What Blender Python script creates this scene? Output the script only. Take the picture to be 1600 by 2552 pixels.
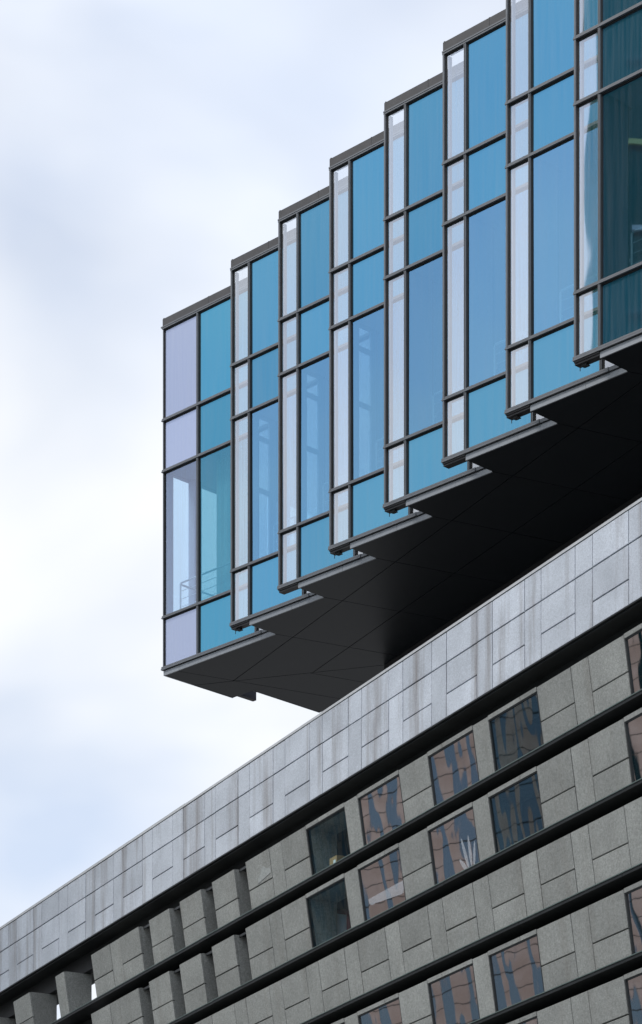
import bpy, math, random
from mathutils import Vector, Matrix

random.seed(7)
scene = bpy.context.scene
col = scene.collection
for o in list(bpy.data.objects):
    bpy.data.objects.remove(o)

# ------------------------------------------------------------------ camera
EYE = 1.6
cam_d = bpy.data.cameras.new('camera')
cam = bpy.data.objects.new('camera', cam_d)
col.objects.link(cam)
cam.location = (0, 0, EYE)
cam.rotation_euler = (math.radians(90), 0, 0)
cam_d.sensor_fit = 'HORIZONTAL'
cam_d.sensor_width = 36.0
cam_d.lens = 36.0 * 7574 / 1600
cam_d.shift_y = (4310 - 1276) / 1600
cam_d.clip_start = 0.5
cam_d.clip_end = 9000
scene.camera = cam

# ------------------------------------------------------------------ sky
SUN_EL, SUN_AZ = 52.0, 240.0          # compass style: azimuth clockwise from +Y
world = bpy.data.worlds.new('World')
scene.world = world
world.use_nodes = True
nt = world.node_tree
nt.nodes.clear()
N = nt.nodes.new
out = N('ShaderNodeOutputWorld')
bg = N('ShaderNodeBackground')
sky = N('ShaderNodeTexSky')
sky.sky_type = 'NISHITA'
sky.sun_disc = False
sky.sun_elevation = math.radians(SUN_EL)
sky.sun_rotation = math.radians(SUN_AZ)
sky.air_density = 1.0
sky.dust_density = 0.4
sky.ozone_density = 3.0
skys = N('ShaderNodeVectorMath'); skys.operation = 'SCALE'
skys.inputs[3].default_value = 0.15
nt.links.new(sky.outputs[0], skys.inputs[0])
tc = N('ShaderNodeTexCoord')
mp = N('ShaderNodeMapping'); mp.inputs['Location'].default_value = (4.23, 1.61, 0.28)
mp.inputs['Scale'].default_value = (1.0, 1.0, 1.55)
nt.links.new(tc.outputs['Generated'], mp.inputs[0])
n1 = N('ShaderNodeTexNoise'); n1.inputs['Scale'].default_value = 8.0
n1.inputs['Detail'].default_value = 3.5; n1.inputs['Roughness'].default_value = 0.45
n1.inputs['Distortion'].default_value = 0.25
nt.links.new(mp.outputs[0], n1.inputs[0])
rp = N('ShaderNodeValToRGB')
rp.color_ramp.elements[0].position = 0.34; rp.color_ramp.elements[0].color = (0.62, 0.62, 0.62, 1)
rp.color_ramp.elements[1].position = 0.58; rp.color_ramp.elements[1].color = (1, 1, 1, 1)
nt.links.new(n1.outputs[0], rp.inputs[0])
n2 = N('ShaderNodeTexNoise'); n2.inputs['Scale'].default_value = 3.1; n2.inputs['Detail'].default_value = 6
nt.links.new(mp.outputs[0], n2.inputs[0])
rp2 = N('ShaderNodeValToRGB')
rp2.color_ramp.elements[0].position = 0.30; rp2.color_ramp.elements[0].color = (0.70, 0.775, 0.92, 1)
rp2.color_ramp.elements[1].position = 0.55; rp2.color_ramp.elements[1].color = (0.86, 0.88, 0.91, 1)
nt.links.new(n2.outputs[0], rp2.inputs[0])
mx = N('ShaderNodeMixRGB')
nt.links.new(rp.outputs[0], mx.inputs[0])
nt.links.new(skys.outputs[0], mx.inputs[1])
nt.links.new(rp2.outputs[0], mx.inputs[2])
nt.links.new(mx.outputs[0], bg.inputs[0])
bg.inputs[1].default_value = 1.0
nt.links.new(bg.outputs[0], out.inputs[0])

# ------------------------------------------------------------------ sun through thin cloud
sl = bpy.data.lights.new('sun', 'SUN')
sl.energy = 2.2
sl.angle = math.radians(14)
sl.color = (1.0, 0.97, 0.93)
sun = bpy.data.objects.new('sun', sl)
col.objects.link(sun)
el, az = math.radians(SUN_EL), math.radians(SUN_AZ)
sdir = Vector((math.sin(az) * math.cos(el), math.cos(az) * math.cos(el), math.sin(el)))
sun.rotation_euler = sdir.to_track_quat('Z', 'Y').to_euler()
sun.location = sdir * 200

vs = scene.view_settings
vs.view_transform = 'Standard'
vs.look = 'None'
vs.exposure = 0.22
vs.gamma = 1.0
vs.use_curve_mapping = False
scene.render.engine = 'CYCLES'
cy = scene.cycles
cy.max_bounces = 7
cy.transparent_max_bounces = 16
cy.glossy_bounces = 4
cy.diffuse_bounces = 3

# ------------------------------------------------------------------ mesh helpers
class MB:
    def __init__(self):
        self.v = []; self.f = []; self.m = []
    def quad(self, pts, m=0):
        i = len(self.v); self.v += [tuple(p) for p in pts]
        self.f.append(tuple(range(i, i + len(pts)))); self.m.append(m)
    def box(self, x0, x1, y0, y1, z0, z1, m=0, mfront=None):
        i = len(self.v)
        self.v += [(x0, y0, z0), (x1, y0, z0), (x1, y1, z0), (x0, y1, z0),
                   (x0, y0, z1), (x1, y0, z1), (x1, y1, z1), (x0, y1, z1)]
        fs = [(0, 3, 2, 1), (4, 5, 6, 7), (0, 1, 5, 4), (1, 2, 6, 5), (2, 3, 7, 6), (3, 0, 4, 7)]
        for k, q in enumerate(fs):
            self.f.append(tuple(i + a for a in q))
            self.m.append(mfront if (mfront is not None and k == 2) else m)
        return self
    def hexa(self, p, m=0, mfront=None):
        """p: 8 points, bottom front-left, front-right, back-right, back-left, then top"""
        i = len(self.v); self.v += [tuple(a) for a in p]
        fs = [(0, 3, 2, 1), (4, 5, 6, 7), (0, 1, 5, 4), (1, 2, 6, 5), (2, 3, 7, 6), (3, 0, 4, 7)]
        for k, q in enumerate(fs):
            self.f.append(tuple(i + a for a in q))
            self.m.append(mfront if (mfront is not None and k == 2) else m)
        return self
    def prism(self, poly, z0, z1, m=0):
        k = len(poly); i = len(self.v)
        self.v += [(p[0], p[1], z0) for p in poly] + [(p[0], p[1], z1) for p in poly]
        self.f.append(tuple(i + a for a in reversed(range(k)))); self.m.append(m)
        self.f.append(tuple(i + k + a for a in range(k))); self.m.append(m)
        for a in range(k):
            b = (a + 1) % k
            self.f.append((i + a, i + b, i + k + b, i + k + a)); self.m.append(m)
        return self
    def tube(self, pts, r, seg=8, m=0):
        pts = [Vector(p) for p in pts]
        rings = []
        for k, p in enumerate(pts):
            d = (pts[min(k + 1, len(pts) - 1)] - pts[max(k - 1, 0)]).normalized()
            up = Vector((0, 0, 1)) if abs(d.z) < .9 else Vector((1, 0, 0))
            a = d.cross(up).normalized(); b = d.cross(a)
            i = len(self.v)
            for j in range(seg):
                t = 2 * math.pi * j / seg
                q = p + a * (r * math.cos(t)) + b * (r * math.sin(t))
                self.v.append(tuple(q))
            rings.append(i)
        for k in range(len(rings) - 1):
            for j in range(seg):
                j2 = (j + 1) % seg
                self.f.append((rings[k] + j, rings[k] + j2, rings[k + 1] + j2, rings[k + 1] + j)); self.m.append(m)
        self.f.append(tuple(rings[0] + j for j in reversed(range(seg)))); self.m.append(m)
        self.f.append(tuple(rings[-1] + j for j in range(seg))); self.m.append(m)
        return self
    def mesh(self, name, mats):
        me = bpy.data.meshes.new(name)
        me.from_pydata(self.v, [], self.f)
        for mm in mats: me.materials.append(mm)
        for p, mi in zip(me.polygons, self.m): p.material_index = mi
        me.update()
        return me
    def build(self, name, mats, parent=None, loc=(0, 0, 0)):
        if not isinstance(mats, (list, tuple)): mats = [mats]
        return put(name, self.mesh(name, mats), parent, loc)

def put(name, me, parent=None, loc=(0, 0, 0), rot=(0, 0, 0)):
    o = bpy.data.objects.new(name, me)
    col.objects.link(o)
    o.parent = parent
    o.location = loc
    o.rotation_euler = rot
    return o

def tag(o, label, cat, group=None, kind=None):
    o['label'] = label; o['category'] = cat
    if group: o['group'] = group
    if kind: o['kind'] = kind
    return o

def jit(a): return random.uniform(-a, a)

def empty(name, loc, rz=0):
    o = bpy.data.objects.new(name, None)
    col.objects.link(o); o.location = loc; o.rotation_euler = (0, 0, rz)
    o.empty_display_size = .5
    return o

# ------------------------------------------------------------------ frames of the two buildings
TH_L = math.atan2(-0.894727, 0.446613)      # street front of the stone building: local x along the front, y inward
P0 = (800 / 7574 * 51, 51.0)
stone_b = empty('stone_building', (P0[0], P0[1], 0), TH_L)
tag(stone_b, 'grey granite clad building with long ledges and leaning stone bands below the glass block', 'building')
TH_U = math.atan2(-0.713, 0.701)
C0 = (-5.71, 110.0)
glass_b = empty('glass_building', (C0[0], C0[1], 0), TH_U)
tag(glass_b, 'blue glass cantilevered block with stepped sawtooth front and dark underside', 'building')

# ------------------------------------------------------------------ materials
def mat(name):
    m = bpy.data.materials.new(name); m.use_nodes = True
    t = m.node_tree; t.nodes.clear()
    return m, t, t.nodes.new, t.links.new

def principled(name, base, rough=.5, metal=0.0, spec=.5, noise=0.0, nscale=8.0, bump=0.0):
    m, t, N, L = mat(name)
    o = N('ShaderNodeOutputMaterial'); b = N('ShaderNodeBsdfPrincipled')
    b.inputs['Base Color'].default_value = (*base, 1)
    b.inputs['Roughness'].default_value = rough
    b.inputs['Metallic'].default_value = metal
    b.inputs['Specular IOR Level'].default_value = spec
    L(b.outputs[0], o.inputs[0])
    if noise > 0:
        tcn = N('ShaderNodeTexCoord'); nz = N('ShaderNodeTexNoise')
        nz.inputs['Scale'].default_value = nscale; nz.inputs['Detail'].default_value = 5
        L(tcn.outputs['Object'], nz.inputs[0])
        mr = N('ShaderNodeMapRange'); mr.inputs[1].default_value = .25; mr.inputs[2].default_value = .75
        mr.inputs[3].default_value = 1 - noise; mr.inputs[4].default_value = 1 + noise
        L(nz.outputs[0], mr.inputs[0])
        sc = N('ShaderNodeVectorMath'); sc.operation = 'SCALE'
        sc.inputs[0].default_value = base
        L(mr.outputs[0], sc.inputs[3]); L(sc.outputs[0], b.inputs['Base Color'])
        if bump > 0:
            bp = N('ShaderNodeBump'); bp.inputs['Distance'].default_value = bump
            L(nz.outputs[0], bp.inputs['Height']); L(bp.outputs[0], b.inputs['Normal'])
    return m

def granite(name, base, streak, owner, g=1.0):
    m, t, N, L = mat(name)
    o = N('ShaderNodeOutputMaterial'); b = N('ShaderNodeBsdfPrincipled')
    b.inputs['Roughness'].default_value = .78
    b.inputs['Specular IOR Level'].default_value = .25
    L(b.outputs[0], o.inputs[0])
    tcn = N('ShaderNodeTexCoord'); tcn.object = owner
    def noise(scale, detail=3, vec=None, rough=.55):
        z = N('ShaderNodeTexNoise'); z.inputs['Scale'].default_value = scale
        z.inputs['Detail'].default_value = detail; z.inputs['Roughness'].default_value = rough
        L(vec if vec is not None else tcn.outputs['Object'], z.inputs[0])
        return z.outputs[0]
    def rng(v, a, b_, c, d):
        r = N('ShaderNodeMapRange'); r.inputs[1].default_value = a; r.inputs[2].default_value = b_
        r.inputs[3].default_value = c; r.inputs[4].default_value = d
        L(v, r.inputs[0]); return r.outputs[0]
    def mul(a, b_):
        q = N('ShaderNodeMath'); q.operation = 'MULTIPLY'
        L(a, q.inputs[0])
        if isinstance(b_, float): q.inputs[1].default_value = b_
        else: L(b_, q.inputs[1])
        return q.outputs[0]
    grain = rng(noise(55, 2, rough=.8), .28, .72, 1 - .40 * g, 1 + .36 * g)
    speck = rng(noise(19, 3, rough=.75), .30, .70, 1 - .22 * g, 1 + .20 * g)
    cloud = rng(noise(1.3, 4), .3, .7, .88, 1.1)
    oi = N('ShaderNodeObjectInfo')
    rnd = rng(oi.outputs['Random'], 0, 1, .87, 1.09)
    val = mul(mul(grain, speck), mul(cloud, rnd))
    cl = N('ShaderNodeVectorMath'); cl.operation = 'SCALE'; cl.inputs[0].default_value = base
    L(val, cl.inputs[3])
    colr = cl.outputs[0]
    if streak > 0:
        mpn = N('ShaderNodeMapping'); mpn.inputs['Scale'].default_value = (1.35, 0, .10)
        L(tcn.outputs['Object'], mpn.inputs[0])
        st = rng(noise(1.6, 5, mpn.outputs[0], .6), .52, .68, 0, 1)
        mpf = N('ShaderNodeMapping'); mpf.inputs['Scale'].default_value = (30, 0, .8)
        L(tcn.outputs['Object'], mpf.inputs[0])
        fine = rng(noise(1.0, 3, mpf.outputs[0]), .35, .7, .55, 1)
        fac = mul(mul(st, fine), float(streak))
        mixn = N('ShaderNodeMixRGB')
        L(fac, mixn.inputs[0]); L(colr, mixn.inputs[1])
        mixn.inputs[2].default_value = (.115, .085, .062, 1)
        colr = mixn.outputs[0]
    L(colr, b.inputs['Base Color'])
    bp = N('ShaderNodeBump'); bp.inputs['Distance'].default_value = .004; bp.inputs['Strength'].default_value = .6
    L(grain, bp.inputs['Height']); L(bp.outputs[0], b.inputs['Normal'])
    return m

def glass(name, refl_col, trans_col, refl, rough=.02, bump=0.0, bscale=1.0, streak=0.0, fine=0.0,
          backing=None, owner=None, stretch=(1, 1, .35), fres=0.0):
    """coated architectural glass: tinted mirror layer over clear (or fritted) glass"""
    m, t, N, L = mat(name)
    o = N('ShaderNodeOutputMaterial')
    gl = N('ShaderNodeBsdfGlossy'); gl.inputs['Roughness'].default_value = rough
    gl.inputs['Color'].default_value = (*refl_col, 1)
    if backing is None:
        tr = N('ShaderNodeBsdfTransparent'); tr.inputs[0].default_value = (*trans_col, 1)
    else:
        tr = N('ShaderNodeBsdfDiffuse'); tr.inputs[0].default_value = (*backing, 1)
    mixs = N('ShaderNodeMixShader'); mixs.inputs[0].default_value = refl
    oi0 = N('ShaderNodeObjectInfo'); mr0 = N('ShaderNodeMapRange'); mr0.inputs[3].default_value = .90; mr0.inputs[4].default_value = 1.06
    L(oi0.outputs['Random'], mr0.inputs[0])
    sc0 = N('ShaderNodeVectorMath'); sc0.operation = 'SCALE'; sc0.inputs[0].default_value = refl_col
    L(mr0.outputs[0], sc0.inputs[3]); L(sc0.outputs[0], gl.inputs['Color'])
    L(tr.outputs[0], mixs.inputs[1]); L(gl.outputs[0], mixs.inputs[2])
    last = mixs.outputs[0]
    tcn = N('ShaderNodeTexCoord')
    if owner is not None: tcn.object = owner
    oi = N('ShaderNodeObjectInfo')
    off = N('ShaderNodeVectorMath'); off.operation = 'SCALE'; off.inputs[0].default_value = (37., 11., 53.)
    L(oi.outputs['Random'], off.inputs[3])
    ad = N('ShaderNodeVectorMath'); ad.operation = 'ADD'
    L(tcn.outputs['Object'], ad.inputs[0]); L(off.outputs[0], ad.inputs[1])
    if fres > 0:
        lw = N('ShaderNodeLayerWeight'); lw.inputs[0].default_value = .35
        mrf = N('ShaderNodeMapRange'); mrf.inputs[3].default_value = refl; mrf.inputs[4].default_value = min(1, refl + fres)
        L(lw.outputs['Fresnel'], mrf.inputs[0]); L(mrf.outputs[0], mixs.inputs[0])
    if bump > 0:
        mpn = N('ShaderNodeMapping'); mpn.inputs['Scale'].default_value = stretch
        L(ad.outputs[0], mpn.inputs[0])
        nz = N('ShaderNodeTexNoise'); nz.inputs['Scale'].default_value = bscale
        nz.inputs['Detail'].default_value = 1.0; nz.inputs['Roughness'].default_value = .3
        L(mpn.outputs[0], nz.inputs[0])
        h = nz.outputs[0]
        if fine > 0:
            nf = N('ShaderNodeTexNoise'); nf.inputs['Scale'].default_value = 11; nf.inputs['Detail'].default_value = 0
            L(ad.outputs[0], nf.inputs[0])
            q = N('ShaderNodeMath'); q.operation = 'MULTIPLY_ADD'; q.inputs[1].default_value = fine
            L(nf.outputs[0], q.inputs[0]); L(h, q.inputs[2]); h = q.outputs[0]
        bp = N('ShaderNodeBump'); bp.inputs['Distance'].default_value = bump
        L(h, bp.inputs['Height']); L(bp.outputs[0], gl.inputs['Normal'])
    if streak > 0:      # rain-washed dust film
        mp2 = N('ShaderNodeMapping'); mp2.inputs['Scale'].default_value = (7, 7, .25)
        L(ad.outputs[0], mp2.inputs[0])
        n3 = N('ShaderNodeTexNoise'); n3.inputs['Scale'].default_value = 1.5; n3.inputs['Detail'].default_value = 5
        L(mp2.outputs[0], n3.inputs[0])
        mr = N('ShaderNodeMapRange'); mr.inputs[1].default_value = .35; mr.inputs[2].default_value = .8
        mr.inputs[3].default_value = .004; mr.inputs[4].default_value = streak
        L(n3.outputs[0], mr.inputs[0])
        df = N('ShaderNodeBsdfDiffuse'); df.inputs[0].default_value = (.62, .64, .66, 1)
        m2 = N('ShaderNodeMixShader')
        L(mr.outputs[0], m2.inputs[0]); L(last, m2.inputs[1]); L(df.outputs[0], m2.inputs[2])
        last = m2.outputs[0]
    L(last, o.inputs[0])
    return m

M = {}
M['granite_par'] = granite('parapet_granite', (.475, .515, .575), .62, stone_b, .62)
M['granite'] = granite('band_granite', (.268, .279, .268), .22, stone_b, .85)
M['joint'] = principled('joint_dark_mortar', (.035, .037, .036), .9)  # dark mortar backing seen between the panels
M['coping'] = principled('coping_metal', (.50, .51, .52), .45, .3, noise=.1, nscale=3)
M['flashing'] = principled('flashing_metal', (.10, .14, .13), .45, .3, noise=.15, nscale=6)
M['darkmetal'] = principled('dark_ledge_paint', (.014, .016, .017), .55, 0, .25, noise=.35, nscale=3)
M['mullion'] = principled('mullion_aluminium', (.175, .183, .195), .42, .25, .5, noise=.08, nscale=4)
M['fascia'] = principled('fascia_aluminium', (.33, .35, .375), .45, .15, .5, noise=.12, nscale=2.5)
M['gasket_shade'] = principled('black_gasket_and_shade', (.012, .013, .014), .6)
M['roofcap'] = principled('roof_cap_metal', (.078, .075, .076), .5, .2, noise=.15, nscale=3)
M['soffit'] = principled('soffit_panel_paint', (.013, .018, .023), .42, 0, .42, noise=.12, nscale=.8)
M['soffit_gap'] = principled('soffit_joint', (.03, .026, .022), .8)
M['core'] = principled('core_cladding', (.04, .04, .042), .6, noise=.2, nscale=2)
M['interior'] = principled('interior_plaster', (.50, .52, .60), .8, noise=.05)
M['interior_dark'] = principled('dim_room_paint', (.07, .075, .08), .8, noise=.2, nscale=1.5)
M['rail'] = principled('painted_handrail', (.80, .82, .84), .4, 0)
M['railsteel'] = principled('galvanised_rail', (.30, .32, .30), .45, .6)
M['frame_dark'] = principled('window_frame_dark', (.03, .033, .035), .5, .3)
M['pane_back'] = None
m, t, N_, L_ = mat('clear_glass_edge')
o_ = N_('ShaderNodeOutputMaterial'); tr_ = N_('ShaderNodeBsdfTransparent'); tr_.inputs[0].default_value = (.97, .985, .985, 1)
L_(tr_.outputs[0], o_.inputs[0]); M['pane_back'] = m
M['blue_span'] = glass('blue_spandrel_glass', (.145, .41, .575), (1, 1, 1), .80, .035, bump=.002, bscale=.8, streak=.07, backing=(.05, .20, .33), owner=glass_b)
M['teal_span'] = glass('teal_spandrel_glass', (.12, .405, .55), (1, 1, 1), .80, .035, bump=.002, bscale=.8, streak=.07, backing=(.05, .22, .32), owner=glass_b)
M['blue_vis'] = glass('blue_vision_glass', (.25, .52, .75), (.58, .82, .92), .66, .012, bump=.003, bscale=.8, streak=.04, owner=glass_b)
M['teal_vis'] = glass('teal_vision_glass', (.14, .44, .58), (.50, .80, .88), .58, .012, bump=.002, bscale=.8, streak=.06, owner=glass_b)
M['fin'] = glass('pale_fin_glass', (1.0, 1.0, .99), (.97, .98, .98), .48, .02, bump=.006, bscale=.8, streak=.16, owner=glass_b)
M['lav_span'] = glass('lavender_frit_glass', (.76, .82, 1.0), (1, 1, 1), .42, .06, streak=.10, backing=(.33, .365, .50), owner=glass_b)
M['lav_vis'] = glass('lavender_clear_glass', (.78, .84, 1.0), (.72, .88, 1.0), .28, .01, streak=.07, owner=glass_b)
M['end_vis'] = glass('clear_end_glass', (.8, .9, 1.0), (.90, .96, 1.0), .10, .01, owner=glass_b)
M['win_mirror'] = glass('coated_window_glass', (.84, .88, .90), (.40, .55, .60), .70, .012, bump=.0016, bscale=1.3, fine=.006, owner=stone_b, stretch=(1.2, 1, .75))
M['win_mid'] = glass('blue_grey_window_glass', (.66, .86, .92), (.45, .62, .68), .33, .012, bump=.004, bscale=1.1, owner=stone_b, stretch=(1.5, 1, .5))
M['win_dark'] = glass('clear_window_glass', (.6, .9, 1.0), (.82, .94, .97), .09, .006, bump=.003, bscale=1.6, fine=.0, owner=stone_b, stretch=(1.6, 1, .5))

# ------------------------------------------------------------------ ground
g = MB(); g.quad([(-4000, -4000, 0), (4000, -4000, 0), (4000, 4000, 0), (-4000, 4000, 0)])
ground = g.build('ground', principled('paved_ground', (.13, .13, .13), .9, noise=.3, nscale=.02))
ground['kind'] = 'structure'

# ================================================================== STONE BUILDING
# local: x = s along the street front (larger = nearer), y = w into the building, z = height
Z = lambda zrel: zrel + EYE
PITCH, NAR, S0 = 1.738, 0.580, -0.422
PAR_TOP, PAR_BOT = Z(20.67), Z(18.99)
LEDGE = [Z(17.37), Z(15.88), Z(14.47), Z(13.00), Z(11.55), Z(10.1)]
TOPS = [Z(18.50), Z(17.09), Z(15.61), Z(14.20), Z(12.74), Z(11.28)]
LEAN = 0.15
W_TOP = -0.10
I0, I1 = -20, 2           # grid cells that are built
SL, SR = S0 + PITCH * I0, S0 + PITCH * (I1 + 1)
GAP = .021

def cell(kind, i):
    a = S0 + PITCH * i
    return (a, a + NAR) if kind == 'n' else (a + NAR, a + PITCH)

# -- parapet: backing wall, coping, granite panels
mb = MB(); mb.box(SL, SR, .045, .40, PAR_BOT + .02, PAR_TOP - .05)
parapet = mb.build('parapet', M['joint'], stone_b)
mb = MB(); mb.box(SL, SR, -.012, .42, PAR_TOP - .05, PAR_TOP)
mb.build('coping', M['coping'], parapet)
mb = MB(); mb.box(SL, SR, -.014, .06, PAR_BOT - .012, PAR_BOT + .012)
mb.build('edge_trim', M['darkmetal'], parapet)
mb = MB(); mb.box(SL, SR, .03, .75, PAR_BOT - .05, PAR_BOT - .012)
mb.build('soffit_plate', M['darkmetal'], parapet)

def panel_mesh(name, w, h, th, material, lean=0.0, bev=.006):
    """cladding slab with chamfered front edge, origin at its lower left front corner"""
    b = MB()
    g_ = GAP / 2
    x0, x1, z0, z1 = g_, w - g_, g_, h - g_
    def P(x, z, y): return (x, lean * (h - z) + y, z)
    fr = [(x0 + bev, z0 + bev), (x1 - bev, z0 + bev), (x1 - bev, z1 - bev), (x0 + bev, z1 - bev)]
    ou = [(x0, z0), (x1, z0), (x1, z1), (x0, z1)]
    b.v = [P(x, z, 0) for x, z in fr] + [P(x, z, bev) for x, z in ou] + [P(x, z, th) for x, z in ou]
    b.f = [(0, 1, 2, 3)]
    for k in range(4):
        j = (k + 1) % 4
        b.f.append((4 + k, 4 + j, j, k)); b.f.append((8 + k, 8 + j, 4 + j, 4 + k))
    b.m = [0] * len(b.f)
    return b.mesh(name, [material])

HP = PAR_TOP - .05 - PAR_BOT - .012
R1, R2, R3 = HP * .360, HP * .366, HP * .274
WID = PITCH - NAR
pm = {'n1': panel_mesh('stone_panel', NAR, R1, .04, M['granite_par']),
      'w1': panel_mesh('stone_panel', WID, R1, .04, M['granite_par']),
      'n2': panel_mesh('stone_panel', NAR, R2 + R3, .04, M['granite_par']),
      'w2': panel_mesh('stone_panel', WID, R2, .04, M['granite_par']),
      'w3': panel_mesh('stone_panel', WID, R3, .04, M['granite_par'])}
zb = PAR_BOT + .012
for i in range(I0, I1 + 1):
    for key, kind, z in (('n1', 'n', zb + R2 + R3), ('w1', 'w', zb + R2 + R3), ('n2', 'n', zb), ('w2', 'w', zb + R3), ('w3', 'w', zb)):
        a, b_ = cell(kind, i)
        put('stone_panel', pm[key], parapet, (a + jit(.002), jit(.003), z + jit(.002)), (jit(.0015), 0, jit(.0015)))

# -- which cells are windows / openings
WIN = {(0, 'n'): 'A', (0, 'w'): 'A', (-3, 'w'): 'B', (-2, 'n'): 'B', (-4, 'n'): 'C', (-4, 'w'): 'C',
       (-6, 'w'): 'D', (-5, 'n'): 'D', (-7, 'n'): 'E', (-7, 'w'): 'E'}
WSPAN = {'A': (cell('n', 0)[0], cell('w', 0)[1]), 'B': (cell('w', -3)[0], cell('n', -2)[1]),
         'C': (cell('n', -4)[0], cell('w', -4)[1]), 'D': (cell('w', -6)[0], cell('n', -5)[1]),
         'E': (cell('n', -7)[0], cell('w', -7)[1])}
OPEN = {(-9, 'n'), (-10, 'n'), (-11, 'n'), (-12, 'n'), (-15, 'w'), (-14, 'n'), (-16, 'n'), (-16, 'w'), (-17, 'n'), (-18, 'w'), (-19, 'n'), (-19, 'w')}
# per band: has windows/openings; first grid cell that the photograph shows
BANDS = [(True, -19), (True, -19), (False, -12), (True, -8), (True, -5)]
WMAT = {(0, 'A'): 1, (0, 'B'): 0, (0, 'C'): 1, (0, 'D'): 1, (0, 'E'): 0, (1, 'A'): 1, (1, 'B'): 0, (1, 'C'): 1, (1, 'D'): 1, (1, 'E'): 0,
        (3, 'A'): 1, (3, 'B'): 1, (3, 'C'): 1, (3, 'D'): 1, (3, 'E'): 0, (4, 'A'): 1, (4, 'B'): 1, (4, 'C'): 1, (4, 'D'): 1, (4, 'E'): 0}
REAR = .635
win_obj = {}
ledges = []
for k, (has, first) in enumerate(BANDS):
    zt = TOPS[k]; zl = LEDGE[k]
    h = zt - zl
    ydrop = LEAN * h
    # ledge below this band: slab with bright flashing edge and dark underside
    mb = MB(); mb.box(SL, SR, W_TOP + .03, .62, zl - .058, zl - .004)
    ledge = mb.build('ledge', M['darkmetal'], stone_b)
    seg = 2 * PITCH
    me1 = MB().box(.004, seg - .004, W_TOP - .02, W_TOP + .028, -.060, -.002).mesh('ledge_section', [M['darkmetal']])
    me2 = MB().box(.003, seg - .003, W_TOP - .034, W_TOP - .021, -.002, .014).mesh('flashing', [M['flashing']])
    x = SL + (.7 if k % 2 else 0)
    while x < SR - .5:
        dz, dy = jit(.003), jit(.003)
        put('ledge_section', me1, ledge, (x, dy, zl + dz)); put('flashing', me2, ledge, (x, dy, zl + dz)); x += seg
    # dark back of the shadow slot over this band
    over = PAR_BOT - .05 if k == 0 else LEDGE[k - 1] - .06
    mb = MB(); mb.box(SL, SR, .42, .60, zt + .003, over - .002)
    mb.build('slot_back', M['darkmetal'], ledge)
    # wall runs
    hu = h * .545
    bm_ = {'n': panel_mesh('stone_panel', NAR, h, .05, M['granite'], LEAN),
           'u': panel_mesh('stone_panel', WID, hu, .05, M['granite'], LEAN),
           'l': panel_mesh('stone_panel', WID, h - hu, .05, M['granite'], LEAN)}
    wall = None
    run = []
    runs = []
    hidden = MB()
    for i in range(I0, I1 + 1):
        for kind in ('n', 'w'):
            solid = not (has and ((i, kind) in WIN or (i, kind) in OPEN))
            if solid: run.append((i, kind))
            if (not solid or (i == I1 and kind == 'w')) and run:
                runs.append(run); run = []
    for run in runs:
        a = cell(run[0][1], run[0][0])[0]; b_ = cell(run[-1][1], run[-1][0])[1]
        yt = W_TOP + .048; yb = yt + ydrop
        mb = MB()
        mb.hexa([(a + .004, yb, zl), (b_ - .004, yb, zl), (b_ - .004, REAR, zl), (a + .004, REAR, zl),
                 (a + .004, yt, zt), (b_ - .004, yt, zt), (b_ - .004, REAR, zt), (a + .004, REAR, zt)], 0, 1)
        blk = mb.build('wall_block', [M['granite'], M['joint']], stone_b)
        for (i, kind) in run:
            s0, s1 = cell(kind, i)
            vis = i >= first
            pcs = [('n', zl, h)] if kind == 'n' else [('l', zl, h - hu), ('u', zl + (h - hu), hu)]
            for key, z, hh in pcs:
                y = W_TOP + LEAN * (zt - (z + hh))
                if vis:
                    put('stone_panel', bm_[key], blk, (s0 + jit(.002), y + jit(.003), z + jit(.002)), (jit(.0015), 0, jit(.0015)))
                else:
                    me = bm_[key]
                    base = len(hidden.v)
                    hidden.v += [(v.co.x + s0, v.co.y + y, v.co.z + z) for v in me.vertices]
                    for p in me.polygons:
                        hidden.f.append(tuple(base + q for q in p.vertices)); hidden.m.append(0)
    if hidden.v:
        ho = hidden.build('stone_panels_beyond', M['granite'], stone_b); ho['kind'] = 'stuff'
    if not has: continue
    for wk, (a, b_) in WSPAN.items():
        LH = .075                 # stone lintel over the window, in two lengths
        mid = a + NAR if (round((a - S0) / PITCH, 3) % 1 < .01) else a + WID
        for (x0, x1) in ((a, mid), (mid, b_)):
            mb = MB()
            y1 = W_TOP + LEAN * LH
            mb.hexa([(x0 + .006, y1, zt - LH), (x1 - .006, y1, zt - LH), (x1 - .006, REAR, zt - LH), (x0 + .006, REAR, zt - LH),
                     (x0 + .006, W_TOP, zt), (x1 - .006, W_TOP, zt), (x1 - .006, REAR, zt), (x0 + .006, REAR, zt)])
            mb.build('lintel', M['granite'], stone_b)
        def pt(s, z, y): return (s, W_TOP + LEAN * (zt - z) + y, z)
        def bar(mb, x0, x1, z0, z1, y0, y1):
            mb.hexa([pt(x0, z0, y0), pt(x1, z0, y0), pt(x1, z0, y1), pt(x0, z0, y1), pt(x0, z1, y0), pt(x1, z1, y0), pt(x1, z1, y1), pt(x0, z1, y1)])
        zt2 = zt - LH - .002
        fw = .022
        mb = MB()
        bar(mb, a + .006, a + .006 + fw, zl, zt2, .012, .09); bar(mb, b_ - .006 - fw, b_ - .006, zl, zt2, .012, .09)
        bar(mb, a + .006 + fw, b_ - .006 - fw, zt2 - fw, zt2, .012, .09); bar(mb, a + .006 + fw, b_ - .006 - fw, zl, zl + fw, .012, .09)
        wo = mb.build('window', M['frame_dark'], stone_b)
        win_obj[(k, wk)] = wo
        mb = MB()
        x0, x1, z0, z1 = a + .006 + fw, b_ - .006 - fw, zl + fw, zt2 - fw
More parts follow.
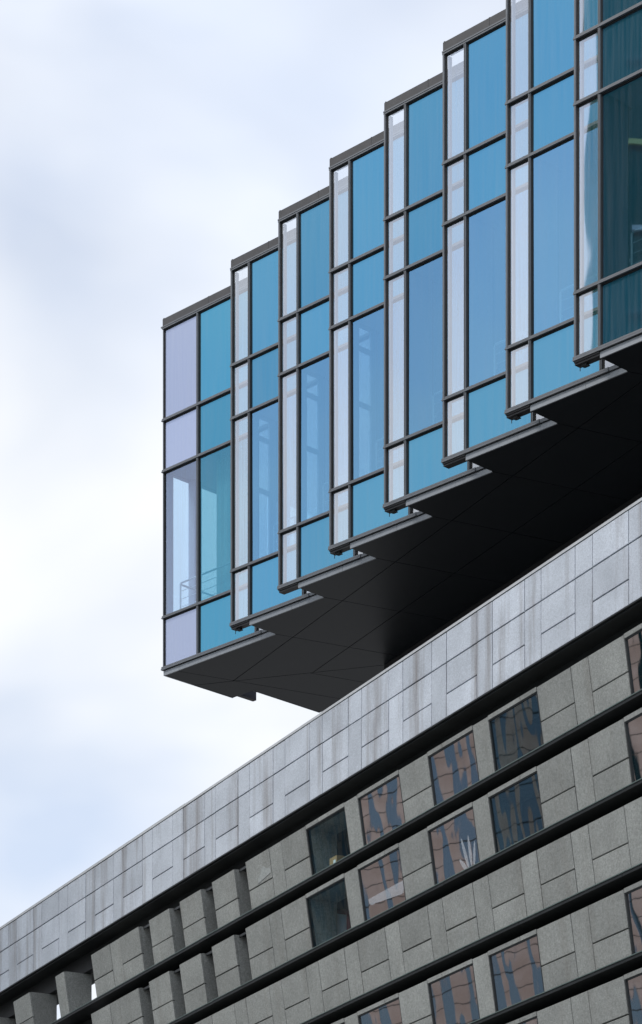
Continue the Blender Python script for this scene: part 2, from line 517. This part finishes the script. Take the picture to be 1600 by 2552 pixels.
        mb.hexa([pt(x0, z0, .035), pt(x1, z0, .035), pt(x1, z0, .05), pt(x0, z0, .05), pt(x0, z1, .035), pt(x1, z1, .035), pt(x1, z1, .05), pt(x0, z1, .05)], 1, 0)
        mb.build('window_pane', [M['win_mirror'] if WMAT[(k, wk)] else (M['win_mid'] if wk == 'B' else M['win_dark']), M['pane_back']], wo)

# pale mortar repair on one panel
pa, pb = cell('w', -9)
mb = MB()
pz = TOPS[0] - .60
prof = [(.40, .02), (.97, .10), (.96, .20), (.80, .24), (.72, .30), (.62, .27), (.55, .17), (.46, .14)]
mb.v = [(pa + fx * WID, W_TOP + LEAN * (TOPS[0] - (pz + fz)) - .008, pz + fz) for fx, fz in prof] + [(pa + fx * WID, W_TOP + LEAN * (TOPS[0] - (pz + fz)) + .01, pz + fz) for fx, fz in prof]
k_ = len(prof)
mb.f = [tuple(range(k_)), tuple(reversed(range(k_, 2 * k_)))] + [(q, k_ + q, k_ + (q + 1) % k_, (q + 1) % k_) for q in range(k_)]
mb.m = [0] * len(mb.f)
mb.build('mortar_patch', principled('pale_mortar', (.31, .33, .325), .9, noise=.2, nscale=20), stone_b)
# sixth ledge and plain plinth down to the ground
mb = MB(); mb.box(SL, SR, .05, .62, 0, LEDGE[4] - .065)
mb.build('plinth_wall', M['granite'], stone_b)

# body behind: rooms, floors, roof
BS = cell('n', -13)[0]
mb = MB()
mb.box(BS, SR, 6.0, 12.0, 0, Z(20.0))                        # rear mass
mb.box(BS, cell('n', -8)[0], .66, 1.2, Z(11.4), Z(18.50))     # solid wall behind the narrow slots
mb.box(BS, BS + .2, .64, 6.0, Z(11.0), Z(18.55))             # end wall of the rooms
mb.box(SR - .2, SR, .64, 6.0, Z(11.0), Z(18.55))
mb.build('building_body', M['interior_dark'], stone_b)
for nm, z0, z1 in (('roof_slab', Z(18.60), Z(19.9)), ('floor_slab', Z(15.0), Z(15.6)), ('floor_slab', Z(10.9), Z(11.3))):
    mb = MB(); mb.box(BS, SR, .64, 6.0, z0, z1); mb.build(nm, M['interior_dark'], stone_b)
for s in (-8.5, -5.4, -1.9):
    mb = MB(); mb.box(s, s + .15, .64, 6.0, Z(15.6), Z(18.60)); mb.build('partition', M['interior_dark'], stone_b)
# thin ceiling slab over the open screen on the far end
mb = MB(); mb.box(SL, BS - .01, .605, 1.05, TOPS[0] + .004, PAR_BOT - .054)
mb.build('screen_slab', M['granite'], stone_b)
mb = MB(); mb.box(SL, BS - .01, .625, .95, TOPS[1] + .004, LEDGE[0] - .066)
mb.build('screen_slab', M['granite'], stone_b)
mb = MB()
mb.box(SL, BS, .645, .80, 0, LEDGE[1] - .07)
mb.build('screen_rear_wall', M['granite'], stone_b)
for i in (-9, -10, -11, -12):     # steel angles at the heads of the narrow slots
    a, b_ = cell('n', i)
    for k in (0, 1):
        mb = MB(); mb.box(a + .01, b_ - .01, .02, .05, TOPS[k] - .06, TOPS[k] - .01); mb.box(a + .01, b_ - .01, .05, .20, TOPS[k] - .03, TOPS[k] - .01)
        mb.build('steel_angle', M['frame_dark'], stone_b)

# roof handrail (a thing of its own, standing on the roof behind the parapet)
def handrail(s0, s1, w, zt, label, bend):
    r = empty('roof_handrail', stone_b.matrix_basis @ Vector(((s0 + s1) / 2, w, PAR_TOP - .6)), TH_L)
    c = (s0 + s1) / 2
    pts = [(s0 - c, 0, zt), (s1 - c - .35, 0, zt)]
    if bend: pts += [(s1 - c - .15, 0, zt - .02), (s1 - c - .05, 0, zt - .10), (s1 - c, 0, zt - .30)]
    mb = MB(); mb.tube(pts, .018, 8); mb.build('top_rail', M['railsteel'], r)
    n = int((s1 - s0) / 1.25)
    for q in range(n):
        x = s0 - c + .3 + q * (s1 - s0 - .8) / max(1, n - 1)
        mb = MB(); mb.tube([(x, 0, 0), (x, 0, zt - .02)], .018, 6); mb.build('post', M['railsteel'], r)
    tag(r, label, 'railing', 'handrails on the stone roof')
handrail(SL, -19.2, .30, .6 + .22, 'long thin steel handrail along the parapet top at the left edge', False)
handrail(-18.7, -16.5, .28, .6 + .145, 'short thin handrail with bent end on the parapet top', True)

# ================================================================== GLASS BUILDING
# local: x = g along each facade plane (to the right), y = into the building, z up
ZB, T3, T2, T1, ZC, ZR = Z(38.39), Z(40.24), Z(45.53), Z(47.38), Z(50.76), Z(51.03)
ZS = Z(38.14)                                   # underside
STEP = (3.625, -1.173)
bays = [(0.0, 0.0)] + [(4.96 + STEP[0] * k, -1.23 + STEP[1] * k) for k in range(9)]
WINGW = .905
TT = .052   # half height of a transom

def pane(name, mname, x0, x1, z0, z1, y, parent, tilt=0.0):
    mb = MB()
    mb.box(x0, x1, 0, .018, z0, z1, 1, 0)
    o = mb.build(name, [M[mname], M['pane_back']], parent, (0, y, 0))
    zc_ = (z0 + z1) / 2
    a1 = jit(.0022)
    o.matrix_local = Matrix.Translation((0, y, zc_)) @ Matrix.Rotation(a1, 4, 'X') @ Matrix.Translation((0, 0, -zc_))
    return o

for n, (bx, by) in enumerate(bays):
    first = n == 0
    xw = 1.861 if first else WINGW              # right edge of left pane
    if first: xm, xe = 4.895, 5.855
    else:
        xm, xe = 3.585, STEP[0] + WINGW - .005
    root_loc = (bx, by, 0)
    mb = MB()
    mw = .036
    # vertical members: left edge (double), intermediate, right, end
    def vert(x, z0=ZB, z1=ZC, w=mw, proud=.045):
        mb.box(x - w, x - .006, -proud, .10, z0, z1)
        mb.box(x + .006, x + w, -proud + .012, .10, z0, z1)
    if first:
        mb.box(0.0, .035, -.02, .10, ZB, ZC)
    else:
        mb.box(-.055, -.012, .01, .10, ZB, T1 + .03); mb.box(-.05, -.012, .01, .10, T1 + .05, ZC - .02)
        mb.box(-.002, .055, -.045, .10, ZB, ZC)
    vert(xw)
    vert(xm)
    mb.box(xe - .05, xe - .004, -.03, .10, ZB, ZC)
    # transoms: two stacked bars
    for zc in (T3, T2, T1):
        mb.box(-.035 if not first else -.05, xe - .01, -.058, .10, zc - .052, zc - .012)
        mb.box(-.03 if not first else -.04, xe - .01, -.035, .10, zc + .006, zc + .048)
    mb.box(-.05 if not first else -.07, xm + .30, -.058, .10, ZB - .060, ZB - .004)
    mb.box(-.05 if not first else -.055, xm + .30, -.046, .10, ZB + .008, ZB + .06)
    mb.box(xm + .30, xe - .01, -.030, .10, ZB - .055, ZB + .05)
    mb.box(-.02 if not first else -.07, xe - .01, -.058, .10, ZC - .045, ZC)
    mb.box(-.02, xe - .01, -.046, .10, ZC - .10, ZC - .055)
    frame = mb.build('facade_bay', M['mullion'], glass_b, root_loc)
    # gasket frames: black, widened at top and left to draw the recess shade
    gk = MB()
    cols_ = [(.055 if not first else .036, xw - mw), (xw + mw, xm - mw), (xm + mw, xe - .05)]
    rows_ = [(ZB + .06, T3 - .052), (T3 + .048, T2 - .052), (T2 + .048, T1 - .052), (T1 + .048, ZC - .10)]
    for (x0, x1) in cols_:
        for (z0, z1) in rows_:
            gk.box(x0, x0 + .034, .020, .08, z0, z1); gk.box(x1 - .008, x1, .028, .08, z0, z1)
            gk.box(x0 + .034, x1 - .008, .028, .08, z0, z0 + .008); gk.box(x0 + .034, x1 - .008, .020, .08, z1 - .045, z1)
    gk.build('gasket_shade', M['gasket_shade'], frame)
    for ci, (x0, x1) in enumerate(cols_):
        for ri, (z0, z1) in enumerate(rows_):
            a, b_, c, d = x0 + .034, x1 - .008, z0 + .008, z1 - .045
            vis = ri == 1
            if ci == 1:
                mn = ('teal_vis' if first else 'blue_vis') if vis else ('teal_span' if first else 'blue_span')
            elif first and ci == 0:
                mn = 'lav_vis' if vis else 'lav_span'
            else:
                mn = 'fin'
            pane('glass_pane', mn, a, b_, c, d, .045, frame)
    # fascia under the facade: from the wing mullion to the tip
    fx0 = 0.0 if first else xw - .005
    mb = MB()
    cut = fx0 + .85 if first else fx0 + 2.1
    mb.box(fx0, cut - .004, .012, .06, ZS - .005, ZB - .085); mb.box(cut + .004, xe - .003, .012, .06, ZS - .005, ZB - .085)
    mb.build('fascia', M['fascia'], frame)
    mb = MB(); mb.box(fx0 + .01, xe - .01, .03, .09, ZB - .09, ZB - .055)
    mb.build('shadow_gap', M['gasket_shade'], frame)
    # roof cap over the bay
    mb = MB()
    c1 = xe * .42
    mb.box(-.0, c1 - .004, -.03, .35, ZC + .012, ZR); mb.box(c1 + .004, xe - .012, -.03, .35, ZC + .012, ZR)
    mb.box(.02, .07, -.02, .03, ZR, ZR + .03); mb.box(c1 - .02, c1 + .02, -.034, .05, ZR, ZR + .010)
    mb.build('roof_cap', M['roofcap'], frame)
    mb = MB(); mb.box(.01, xe - .02, -.02, .30, ZC - .002, ZC + .013); mb.build('drip_edge', M['flashing'], frame)
    if not first:
        # beam under the projecting fin, bracket and hanging rod
        mb = MB()
        mb.box(-.03, xw - .02, -.02, .26, ZB - .105, ZB - .062)
        mb.box(-.03, xw - .02, .02, .26, ZB - .16, ZB - .105)
        mb.build('fin_beam', M['roofcap'], frame)
        if n != 2 and n != 5:
            mb = MB()
            mb.box(.16, .34, .08, .20, ZB - .235, ZB - .16); mb.box(.22, .40, .10, .18, ZB - .26, ZB - .235)
            mb.tube([(.13, .1, ZB - .17), (.10, .1, ZB - .19), (.10, .1, ZB - .33)], .012, 6)
            mb.build('bracket', M['gasket_shade'], frame)
        # return wall between this bay and the previous plane
        ry = -STEP[1] if n > 1 else 1.23
        if n <= 3:
            mb = MB(); mb.box(xw - .02, xw + .04, .11, ry - .005, ZB, T3); mb.box(xw - .02, xw + .04, .11, ry - .005, T2 - .12, ZC)
            mb.box(xw - .02, xw + .06, .11, .36, T3, T2 - .12); mb.box(xw - .02, xw + .06, .92, ry - .005, T3, T2 - .12)
            for zz in (T3 + .05, T3 + 2.6, T3 + 4.4): mb.box(xw - .01, xw + .05, .36, .92, zz, zz + .16)
            mb.build('return_wall', M['interior'], frame)
            mb = MB(); mb.box(xw + .005, xw + .02, .36, .92, T3, T2 - .12); mb.build('return_pane', M['end_vis'], frame)
        else:
            mb = MB(); mb.box(xw - .02, xw + .04, .11, ry - .005, ZB, ZC); mb.build('return_wall', M['interior'], frame)
        # fin's free edge: pale stile behind the glass
        mb = MB(); mb.box(.10, .16, .09, .20, ZB + .05, ZC - .15)
        for zc in (T3, T2, T1):
            mb.box(.16, xw - .06, .12, .19, zc - .10, zc + .02)
        mb.build('fin_stile', M['interior'], frame)
    # guard rail inside
    mb = MB()
    zf = T3 + .03
    gx0 = .53 if first else xw + .85
    gy = .36
    zt_ = zf + 1.17
    mb.tube([(gx0, gy, zf), (gx0, gy, zt_ - .03), (gx0 + .04, gy, zt_), (xe - .1, gy, zt_)], .034, 6)
    x = gx0 + 1.05
    while x < xe - .2:
        mb.tube([(x, gy, zf), (x, gy, zt_)], .028, 6); x += 1.05
    for q in range(1, 4):
        mb.tube([(gx0, gy, zf + q * .29), (xe - .1, gy, zf + q * .29)], .011, 5)
    if first:
        mb.tube([(gx0, gy, zt_ - .05), (gx0 + .02, gy + 2.6, zt_ - .05)], .034, 6)
    mb.build('guard_rail', M['rail'], frame)

# --- end elevation (stepping away from the corner)
ESTEP = (1.10, 3.42)
for k in range(4):
    ex, ey = ESTEP[0] * k, ESTEP[1] * k
    mb = MB()
    # posts run in y at plane x=ex
    L0 = ESTEP[1]
    def ev(y0, y1, z0=ZB, z1=ZC, x0=-.05, x1=.14): mb.box(ex + x0, ex + x1, ey + y0, ey + y1, z0, z1)
    fr = None
    for (y0, y1, z0, z1, x0, x1) in ((.02 if k else .11, .40, ZB, T2 - .05, 0, .10), (1.23, 1.57, T3, T2, .0, .34), (L0 - .35, L0 - .01, T3, T2, 0, .2)):
        mb = MB(); mb.box(ex + x0, ex + x1, ey + y0, ey + y1, z0, z1)
        q = mb.build('end_post', M['interior'], fr if fr else glass_b)
        if fr is None: fr = q
    for zc in (ZB, T3, T2, T1, ZC - .05):
        mb = MB(); mb.box(ex - .05, ex + .14, ey + .11, ey + L0 + .98, zc - .055, zc + .055); mb.build('end_rail', M['interior'], fr)
    if k:
        mb = MB(); mb.box(ex, ex + .10, ey + .41, ey + 1.22, T3 + 2.55, T3 + 2.85); mb.build('end_rail', M['interior'], fr)
    mb = MB(); mb.box(ex - .055, ex - .0505, ey + .0, ey + L0 + .98, ZB - .05, ZB + .05)
    mb.build('end_transom', M['mullion'], fr)
    for (z0, z1, mn) in ((ZB + .06, T3 - .06, 'lav_span'), (T3 + .06, T2 - .06, 'end_vis'), (T2 + .06, T1 - .06, 'lav_span'), (T1 + .06, ZC - .11, 'lav_span')):
        mb = MB(); mb.box(ex + .03, ex + .05, ey + .12, ey + L0 - .02, z0, z1)
        mb.build('glass_pane', M[mn], fr)
        mb = MB(); mb.box(ex + .03, ex + .05, ey + L0 + .02, ey + L0 + .95, z0, z1)
        mb.build('glass_pane', M['fin'], fr)
    mb = MB(); mb.box(ex - .01, ex + .05, ey + .05 if k == 0 else ey, ey + L0, ZS, ZB - .06); mb.build('fascia', M['fascia'], fr)
    mb = MB(); mb.box(ex + .06, ex + .24, ey + L0 + .01, ey + L0 + .98, ZB - .16, ZB + .25); mb.box(ex - .02, ex + .055, ey + L0 + .75, ey + L0 + 1.0, ZB - .12, ZB - .056)
    mb.build('fin_beam', M['roofcap'], fr)
    mb = MB(); mb.box(ex, ex + .3, ey + .05, ey + L0, ZC + .012, ZR); mb.build('roof_cap', M['roofcap'], fr)
    mb = MB(); mb.box(ex + .06, ex + ESTEP[0], ey + L0 - .04, ey + L0 - .005, ZB, ZC); mb.build('return_wall', M['interior'] if k > 5 else M['end_vis'], fr)

# --- plan polygon of the block (local coordinates)
def loc2(px, py):
    """world xy -> local xy of the glass building"""
    dx, dy = px - C0[0], py - C0[1]
    c, s = math.cos(TH_U), math.sin(TH_U)
    return (dx * c + dy * s, -dx * s + dy * c)
front = [(0, 0)]
for n in range(len(bays) - 1):
    x1 = bays[n + 1][0] + WINGW
    front += [(x1, bays[n][1]), (x1, bays[n + 1][1])]
last = bays[-1]
front += [(last[0] + 4.5, last[1])]
end = []
for k in range(4):
    end += [(ESTEP[0] * k, ESTEP[1] * (k + 1)), (ESTEP[0] * (k + 1), ESTEP[1] * (k + 1))]
# unit vectors of the main axis in local coordinates
ctu, stu = math.cos(TH_U), math.sin(TH_U)
eL = (0.446613 * ctu + -0.894727 * stu, -0.446613 * stu + -0.894727 * ctu)
bL = (0.894727 * ctu + 0.446613 * stu, -0.894727 * stu + 0.446613 * ctu)
far_end = end[-1]
far_r = (front[-1][0] + bL[0] * 12, front[-1][1] + bL[1] * 12)
plan = front + [far_r] + [far_end] + list(reversed(end[:-1]))

def clip(poly, p, nrm, keep=1):
    """keep the part of poly with (q-p).nrm*keep >= 0"""
    outp = []
    m_ = len(poly)
    for a in range(m_):
        A, B = poly[a], poly[(a + 1) % m_]
        da = ((A[0] - p[0]) * nrm[0] + (A[1] - p[1]) * nrm[1]) * keep
        db = ((B[0] - p[0]) * nrm[0] + (B[1] - p[1]) * nrm[1]) * keep
        if da >= -1e-6: outp.append(A)
        if (da > 1e-6 and db < -1e-6) or (da < -1e-6 and db > 1e-6):
            t_ = da / (da - db)
            outp.append((A[0] + (B[0] - A[0]) * t_, A[1] + (B[1] - A[1]) * t_))
    res = []
    for q in outp:
        if not res or (abs(q[0] - res[-1][0]) + abs(q[1] - res[-1][1])) > 1e-4: res.append(q)
    if len(res) > 2 and (abs(res[0][0] - res[-1][0]) + abs(res[0][1] - res[-1][1])) < 1e-4: res.pop()
    return res
def area(p): return .5 * sum(p[a][0] * p[(a + 1) % len(p)][1] - p[(a + 1) % len(p)][0] * p[a][1] for a in range(len(p)))
def split(polys, p, d):
    nrm = (-d[1], d[0]); outp = []
    for q in polys:
        for kp in (1, -1):
            r = clip(q, p, nrm, kp)
            if len(r) > 2 and abs(area(r)) > .02: outp.append(r)
    return outp
def inset(p, d, skip=()):
    """move every edge inwards by d, except edges that lie on a skip line (point, direction)"""
    if area(p) < 0: p = list(reversed(p))
    m_ = len(p); lines = []
    for a in range(m_):
        A, B = p[a], p[(a + 1) % m_]
        u = Vector((B[0] - A[0], B[1] - A[1])).normalized(); nn = Vector((-u.y, u.x))
        dd = d
        for (sp, sd) in skip:
            l_ = math.hypot(*sd)
            if all(abs((q[0] - sp[0]) * sd[1] - (q[1] - sp[1]) * sd[0]) / l_ < 1e-3 for q in (A, B)): dd = 0
        lines.append((Vector(A) + nn * dd, u))
    outp = []
    for a in range(m_):
        (P1, u1), (P2, u2) = lines[a - 1], lines[a]
        cr_ = u1.x * u2.y - u1.y * u2.x
        if abs(cr_) < 1e-4: outp.append((P2.x, P2.y)); continue
        w_ = P2 - P1
        t_ = (w_.x * u2.y - w_.y * u2.x) / cr_
        q = P1 + u1 * t_
        outp.append((q.x, q.y))
    return outp

NW1 = loc2(-3.12, 110.55); NW2 = loc2(-0.333, 109.75); PC = loc2(2.26, 108.9); A1P = loc2(-1.02, 106.2)
diag = (PC[0] - NW1[0], PC[1] - NW1[1])
near = clip(plan, NW1, (-diag[1], diag[0]), -1)
farp = clip(plan, NW1, (-diag[1], diag[0]), 1)
nearp = [near]; farps = [farp]
for n in range(len(bays) - 1):
    tip = (bays[n + 1][0] + WINGW, bays[n][1])
    nearp = split(nearp, tip, bL)
nearp = split(nearp, NW1, bL)
for q in (A1P, NW2, PC, (PC[0] + bL[0] * 4, PC[1] + bL[1] * 4)):
    nearp = split(nearp, q, eL)
for q in (1, 2, 3): farps = split(farps, (ESTEP[0] * q, ESTEP[1] * q), eL)
farps = split(farps, NW1, bL); farps = split(farps, NW2, bL)
hidden_joints = [((ESTEP[0] * q, ESTEP[1] * q), eL) for q in (1, 2, 3)]
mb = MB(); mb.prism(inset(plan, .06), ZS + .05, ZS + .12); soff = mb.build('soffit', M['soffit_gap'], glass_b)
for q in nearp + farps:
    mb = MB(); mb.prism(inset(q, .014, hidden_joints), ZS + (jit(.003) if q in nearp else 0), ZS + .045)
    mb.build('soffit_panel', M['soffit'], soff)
mb = MB(); mb.prism(inset(plan, .12), T3 - .30, T3 + .02); mb.build('floor_slab', M['interior'], glass_b)
mb = MB(); mb.prism(inset(plan, .12), T2 - .03, T2 + .4); mb.build('ceiling_slab', M['interior'], glass_b)
mb = MB(); mb.prism(inset(plan, .12), ZC - .4, ZC - .12); mb.build('roof_slab', M['interior_dark'], glass_b)
# core that carries the block
def along(p, a, b): return (p[0] + eL[0] * a + bL[0] * b, p[1] + eL[1] * a + bL[1] * b)
core_poly = [PC, along(PC, 34, 0), along(PC, 34, 7), along(PC, 0, 7)]
mb = MB(); mb.prism(core_poly, 0, ZS - .01); mb.build('core_wall', M['core'], glass_b)
mb = MB(); mb.prism([along(PC, .5, -.06), along(PC, 34, -.06), along(PC, 34, -.005), along(PC, .5, -.005)], ZS - 1.2, ZS - .22); mb.build('core_band', M['gasket_shade'], glass_b)
mb = MB(); mb.prism(core_poly, T3 + .03, T2 - .04); mb.build('core_interior', M['interior'], glass_b)
# sheer curtain in the first bay
mb = MB()
pts = []
for q in range(0, 121):
    x = 2.15 + q * (2.6 / 120)
    pts.append((x, .62 + .045 * math.sin(q * .8) + .03 * math.sin(q * .33 + 1)))
for a, b_ in zip(pts[:-1], pts[1:]):
    mb.quad([(a[0], a[1], T3 + .05), (b_[0], b_[1], T3 + .05), (b_[0], b_[1], T2 - .05), (a[0], a[1], T2 - .05)])
mb.build('curtain', principled('sheer_curtain', (.85, .88, .86), .9), glass_b)
# louvre blinds well inside the later bays
for n in (4, 5, 6):
    bx, by = bays[n]
    mb = MB()
    z = T3 + .2
    while z < T2 - .25:
        mb.hexa([(bx + 1.5, by + 1.20, z), (bx + 2.6, by + 1.20, z), (bx + 2.6, by + 1.27, z + .05), (bx + 1.5, by + 1.27, z + .05),
                 (bx + 1.5, by + 1.20, z + .006), (bx + 2.6, by + 1.20, z + .006), (bx + 2.6, by + 1.27, z + .056), (bx + 1.5, by + 1.27, z + .056)])
        z += .085
    o = mb.build('louvre_blind', M['interior'], glass_b); o['kind'] = 'stuff'

# ================================================================== NEIGHBOURS (off frame, mirrored in the glass)
def neighbour(name, loc, facing, w, d, h):
    rz = math.atan2(facing[1], facing[0]) + math.pi / 2      # local -y faces "facing"
    return empty(name, (loc[0], loc[1], 0), rz)
pk = neighbour('office_building', (-126, 135), (.858, -.513), 70, 20, 56)
tag(pk, 'pink stone office block with blue glass strips, mirrored in the stone building windows', 'building')
m, t, N_, L_ = mat('pink_granite_cladding')
o_ = N_('ShaderNodeOutputMaterial'); b_ = N_('ShaderNodeBsdfPrincipled'); b_.inputs['Roughness'].default_value = .7
nz = N_('ShaderNodeTexNoise'); nz.inputs['Scale'].default_value = .8; tcn = N_('ShaderNodeTexCoord'); L_(tcn.outputs['Object'], nz.inputs[0])
cr = N_('ShaderNodeValToRGB'); cr.color_ramp.elements[0].color = (.55, .385, .325, 1); cr.color_ramp.elements[1].color = (.68, .50, .44, 1)
cr.color_ramp.elements[0].position = .35; cr.color_ramp.elements[1].position = .65
L_(nz.outputs[0], cr.inputs[0]); L_(cr.outputs[0], b_.inputs['Base Color']); L_(b_.outputs[0], o_.inputs[0])
M['pink'] = m
M['pkglass'] = glass('blue_strip_glass', (.22, .29, .36), (1, 1, 1), .55, .05, backing=(.04, .055, .075))
M['pkdark'] = principled('dark_joint', (.05, .05, .05), .8)
mb = MB(); mb.box(-38, 38, .35, 20, 0, 58); mb.build('glass_wall', M['pkglass'], pk)
PW = 1.50
pier = MB()
z = 0
while z < 58:
    pier.box(0, .88, 0, .36, z + .03, z + 1.12); z += 1.15
pier.box(.03, .85, .03, .36, 0, 58, 1)
pm_ = pier.mesh('pier', [M['pink'], M['pkdark']])
nb = int(76 / PW)
for q in range(nb):
    put('pier', pm_, pk, (-38 + q * PW, 0, 0))
mb = MB()
z = 1.12
while z < 58:
    mb.box(-38, 38, .28, .345, z, z + .07); z += 2.3
mb.build('transom_grid', M['pkdark'], pk)

tw = neighbour('dark_tower', (-75, 70.5), (1, 0), 21, 30, 110)
tag(tw, 'dark teal glass tower mirrored in the large dark pane at the right edge', 'building')
M['tower_glass'] = glass('dark_teal_glass', (.03, .22, .22), (1, 1, 1), .10, .10, backing=(.004, .10, .088))
M['tower_light_line'] = principled('tower_yellow_light_line', (.62, .58, .22), .6)  # yellow colour stands in for distorted lights mirrored in the end bay
M['tower_frame'] = principled('tower_frame', (.03, .10, .10), .5)
mb = MB(); mb.box(-22, 7.6, -15, 15, 0, 125); mb.build('glass_wall', M['tower_glass'], tw)
for q in range(11):
    mb = MB(); mb.box(-22 + q * 2.7, -22 + q * 2.7 + .06, -15.2, -15.01, 0, 125); mb.build('mullion', M['tower_frame'], tw)
for q in range(30):
    mb = MB(); mb.box(-22, 7.6, -15.35, -15.21, q * 4.2 + 1, q * 4.2 + 1.25); mb.build('spandrel', {18: M['coping'], 19: M['tower_light_line']}.get(q, M['tower_frame']), tw)  # two strips coloured pale and yellow to draw the mirrored light lines

# ================================================================== THINGS SEEN IN THE WINDOWS
def in_stone(s, w, z): return stone_b.matrix_basis @ Vector((s, w, z))
ES, EE = WSPAN['E']
M['card'] = principled('brown_cardboard', (.40, .25, .12), .8, noise=.1)
M['paper'] = principled('white_paper', (.75, .75, .75), .7)
M['maroon'] = principled('maroon_fabric', (.30, .07, .09), .85, noise=.15)
M['wood'] = principled('pale_board', (.70, .74, .78), .5)
bx_ = empty('cardboard_box', in_stone(ES + .42, .45, LEDGE[0] + .0), TH_L)
mb = MB(); mb.box(-.16, .16, -.12, .12, .16, .44); mb.build('carton', M['card'], bx_)
mb = MB(); mb.box(-.16, .16, -.10, .10, 0, .16); mb.build('carton_base', M['card'], bx_)
mb = MB(); mb.box(.02, .12, -.126, -.122, .26, .36); mb.build('paper_label', M['paper'], bx_)
tag(bx_, 'brown cardboard box with white label standing behind the dark top floor window', 'box')

m, t, N_, L_ = mat('sticker_and_reflection_white')  # thin pale layer for the leaf stickers and the painted reflection strip
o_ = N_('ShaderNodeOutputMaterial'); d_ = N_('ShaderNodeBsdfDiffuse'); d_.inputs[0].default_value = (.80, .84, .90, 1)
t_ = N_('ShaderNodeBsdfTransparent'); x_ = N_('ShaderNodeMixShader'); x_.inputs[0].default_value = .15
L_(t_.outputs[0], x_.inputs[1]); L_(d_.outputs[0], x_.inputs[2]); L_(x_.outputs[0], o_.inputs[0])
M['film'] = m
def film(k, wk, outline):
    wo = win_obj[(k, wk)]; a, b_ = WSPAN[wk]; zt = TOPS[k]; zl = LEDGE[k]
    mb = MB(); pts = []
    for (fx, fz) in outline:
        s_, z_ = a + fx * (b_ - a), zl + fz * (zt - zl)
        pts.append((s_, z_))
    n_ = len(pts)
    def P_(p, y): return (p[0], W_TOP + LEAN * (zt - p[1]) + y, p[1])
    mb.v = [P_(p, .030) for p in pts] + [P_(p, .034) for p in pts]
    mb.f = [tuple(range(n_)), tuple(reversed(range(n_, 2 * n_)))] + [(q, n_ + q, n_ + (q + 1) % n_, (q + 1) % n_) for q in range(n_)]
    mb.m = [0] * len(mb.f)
    mb.build('sticker_and_reflection', M['film'], wo)
film(1, 'D', [(.13, .42), (.14, .36), (.17, .315), (.22, .30), (.28, .305), (.91, .235), (.945, .255), (.96, .29), (.97, .43)])  # bright sky reflection, painted as a pale strip laid on the pane
def leaf(cx, cz, L, w, ang):
    o2 = []
    for q in range(10):
        t2 = q / 10 * 2 * math.pi
        x, y = w * math.sin(t2) * (.6 + .4 * math.cos(t2 * .5) ** 2), L * (.5 - .5 * math.cos(t2))
        o2.append((cx + x * math.cos(ang) + y * math.sin(ang), cz - x * math.sin(ang) + y * math.cos(ang)))
    return o2
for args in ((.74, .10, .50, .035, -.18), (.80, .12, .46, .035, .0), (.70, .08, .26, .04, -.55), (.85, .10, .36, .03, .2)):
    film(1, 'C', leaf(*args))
# round-backed maroon chair and pale cabinet in the second dark window
ch = empty('round_back_chair', in_stone(ES - .55, .95, Z(15.6)), TH_L)
mb = MB()
ring = [(.62 * math.cos(q / 24 * 2 * math.pi), .62 * math.sin(q / 24 * 2 * math.pi)) for q in range(24)]
mb.v = [(x, -.05, .80 + z) for x, z in ring] + [(x * 1.04, .06, .80 + z * 1.04) for x, z in ring] + [(x * .98, .16, .80 + z * .98) for x, z in ring]
mb.f = [tuple(reversed(range(24))), tuple(range(48, 72))] + [(r * 24 + q, r * 24 + (q + 1) % 24, r * 24 + 24 + (q + 1) % 24, r * 24 + 24 + q) for r in range(2) for q in range(24)]
mb.m = [0] * len(mb.f)
mb.build('backrest', M['maroon'], ch)
mb = MB(); mb.box(-.5, .5, .17, .8, .30, .48); mb.build('seat', M['maroon'], ch)
for sx in (-.4, .4):
    for sy in (.22, .72):
        mb = MB(); mb.tube([(sx, sy, 0), (sx, sy, .30)], .02, 6); mb.build('leg', M['frame_dark'], ch)
tag(ch, 'maroon round-backed chair just visible behind the dark window of the second band', 'chair')
cb = empty('filing_cabinet', in_stone(ES - .30, .66, Z(15.6)), TH_L)
mb = MB(); mb.box(-.20, .20, -.1, .35, 0, 1.22); mb.build('carcass', M['wood'], cb)
for q in range(3):
    mb = MB(); mb.box(-.19, .19, -.118, -.102, .03 + q * .39, .40 + q * .39); d2 = mb.build('drawer', M['wood'], cb)
    mb = MB(); mb.box(-.05, .05, -.132, -.12, .21 + q * .39, .23 + q * .39); mb.build('handle', M['frame_dark'], d2)
tag(cb, 'pale grey cabinet standing left of the round chair behind the dark window', 'cabinet')
bpy.context.view_layer.update()
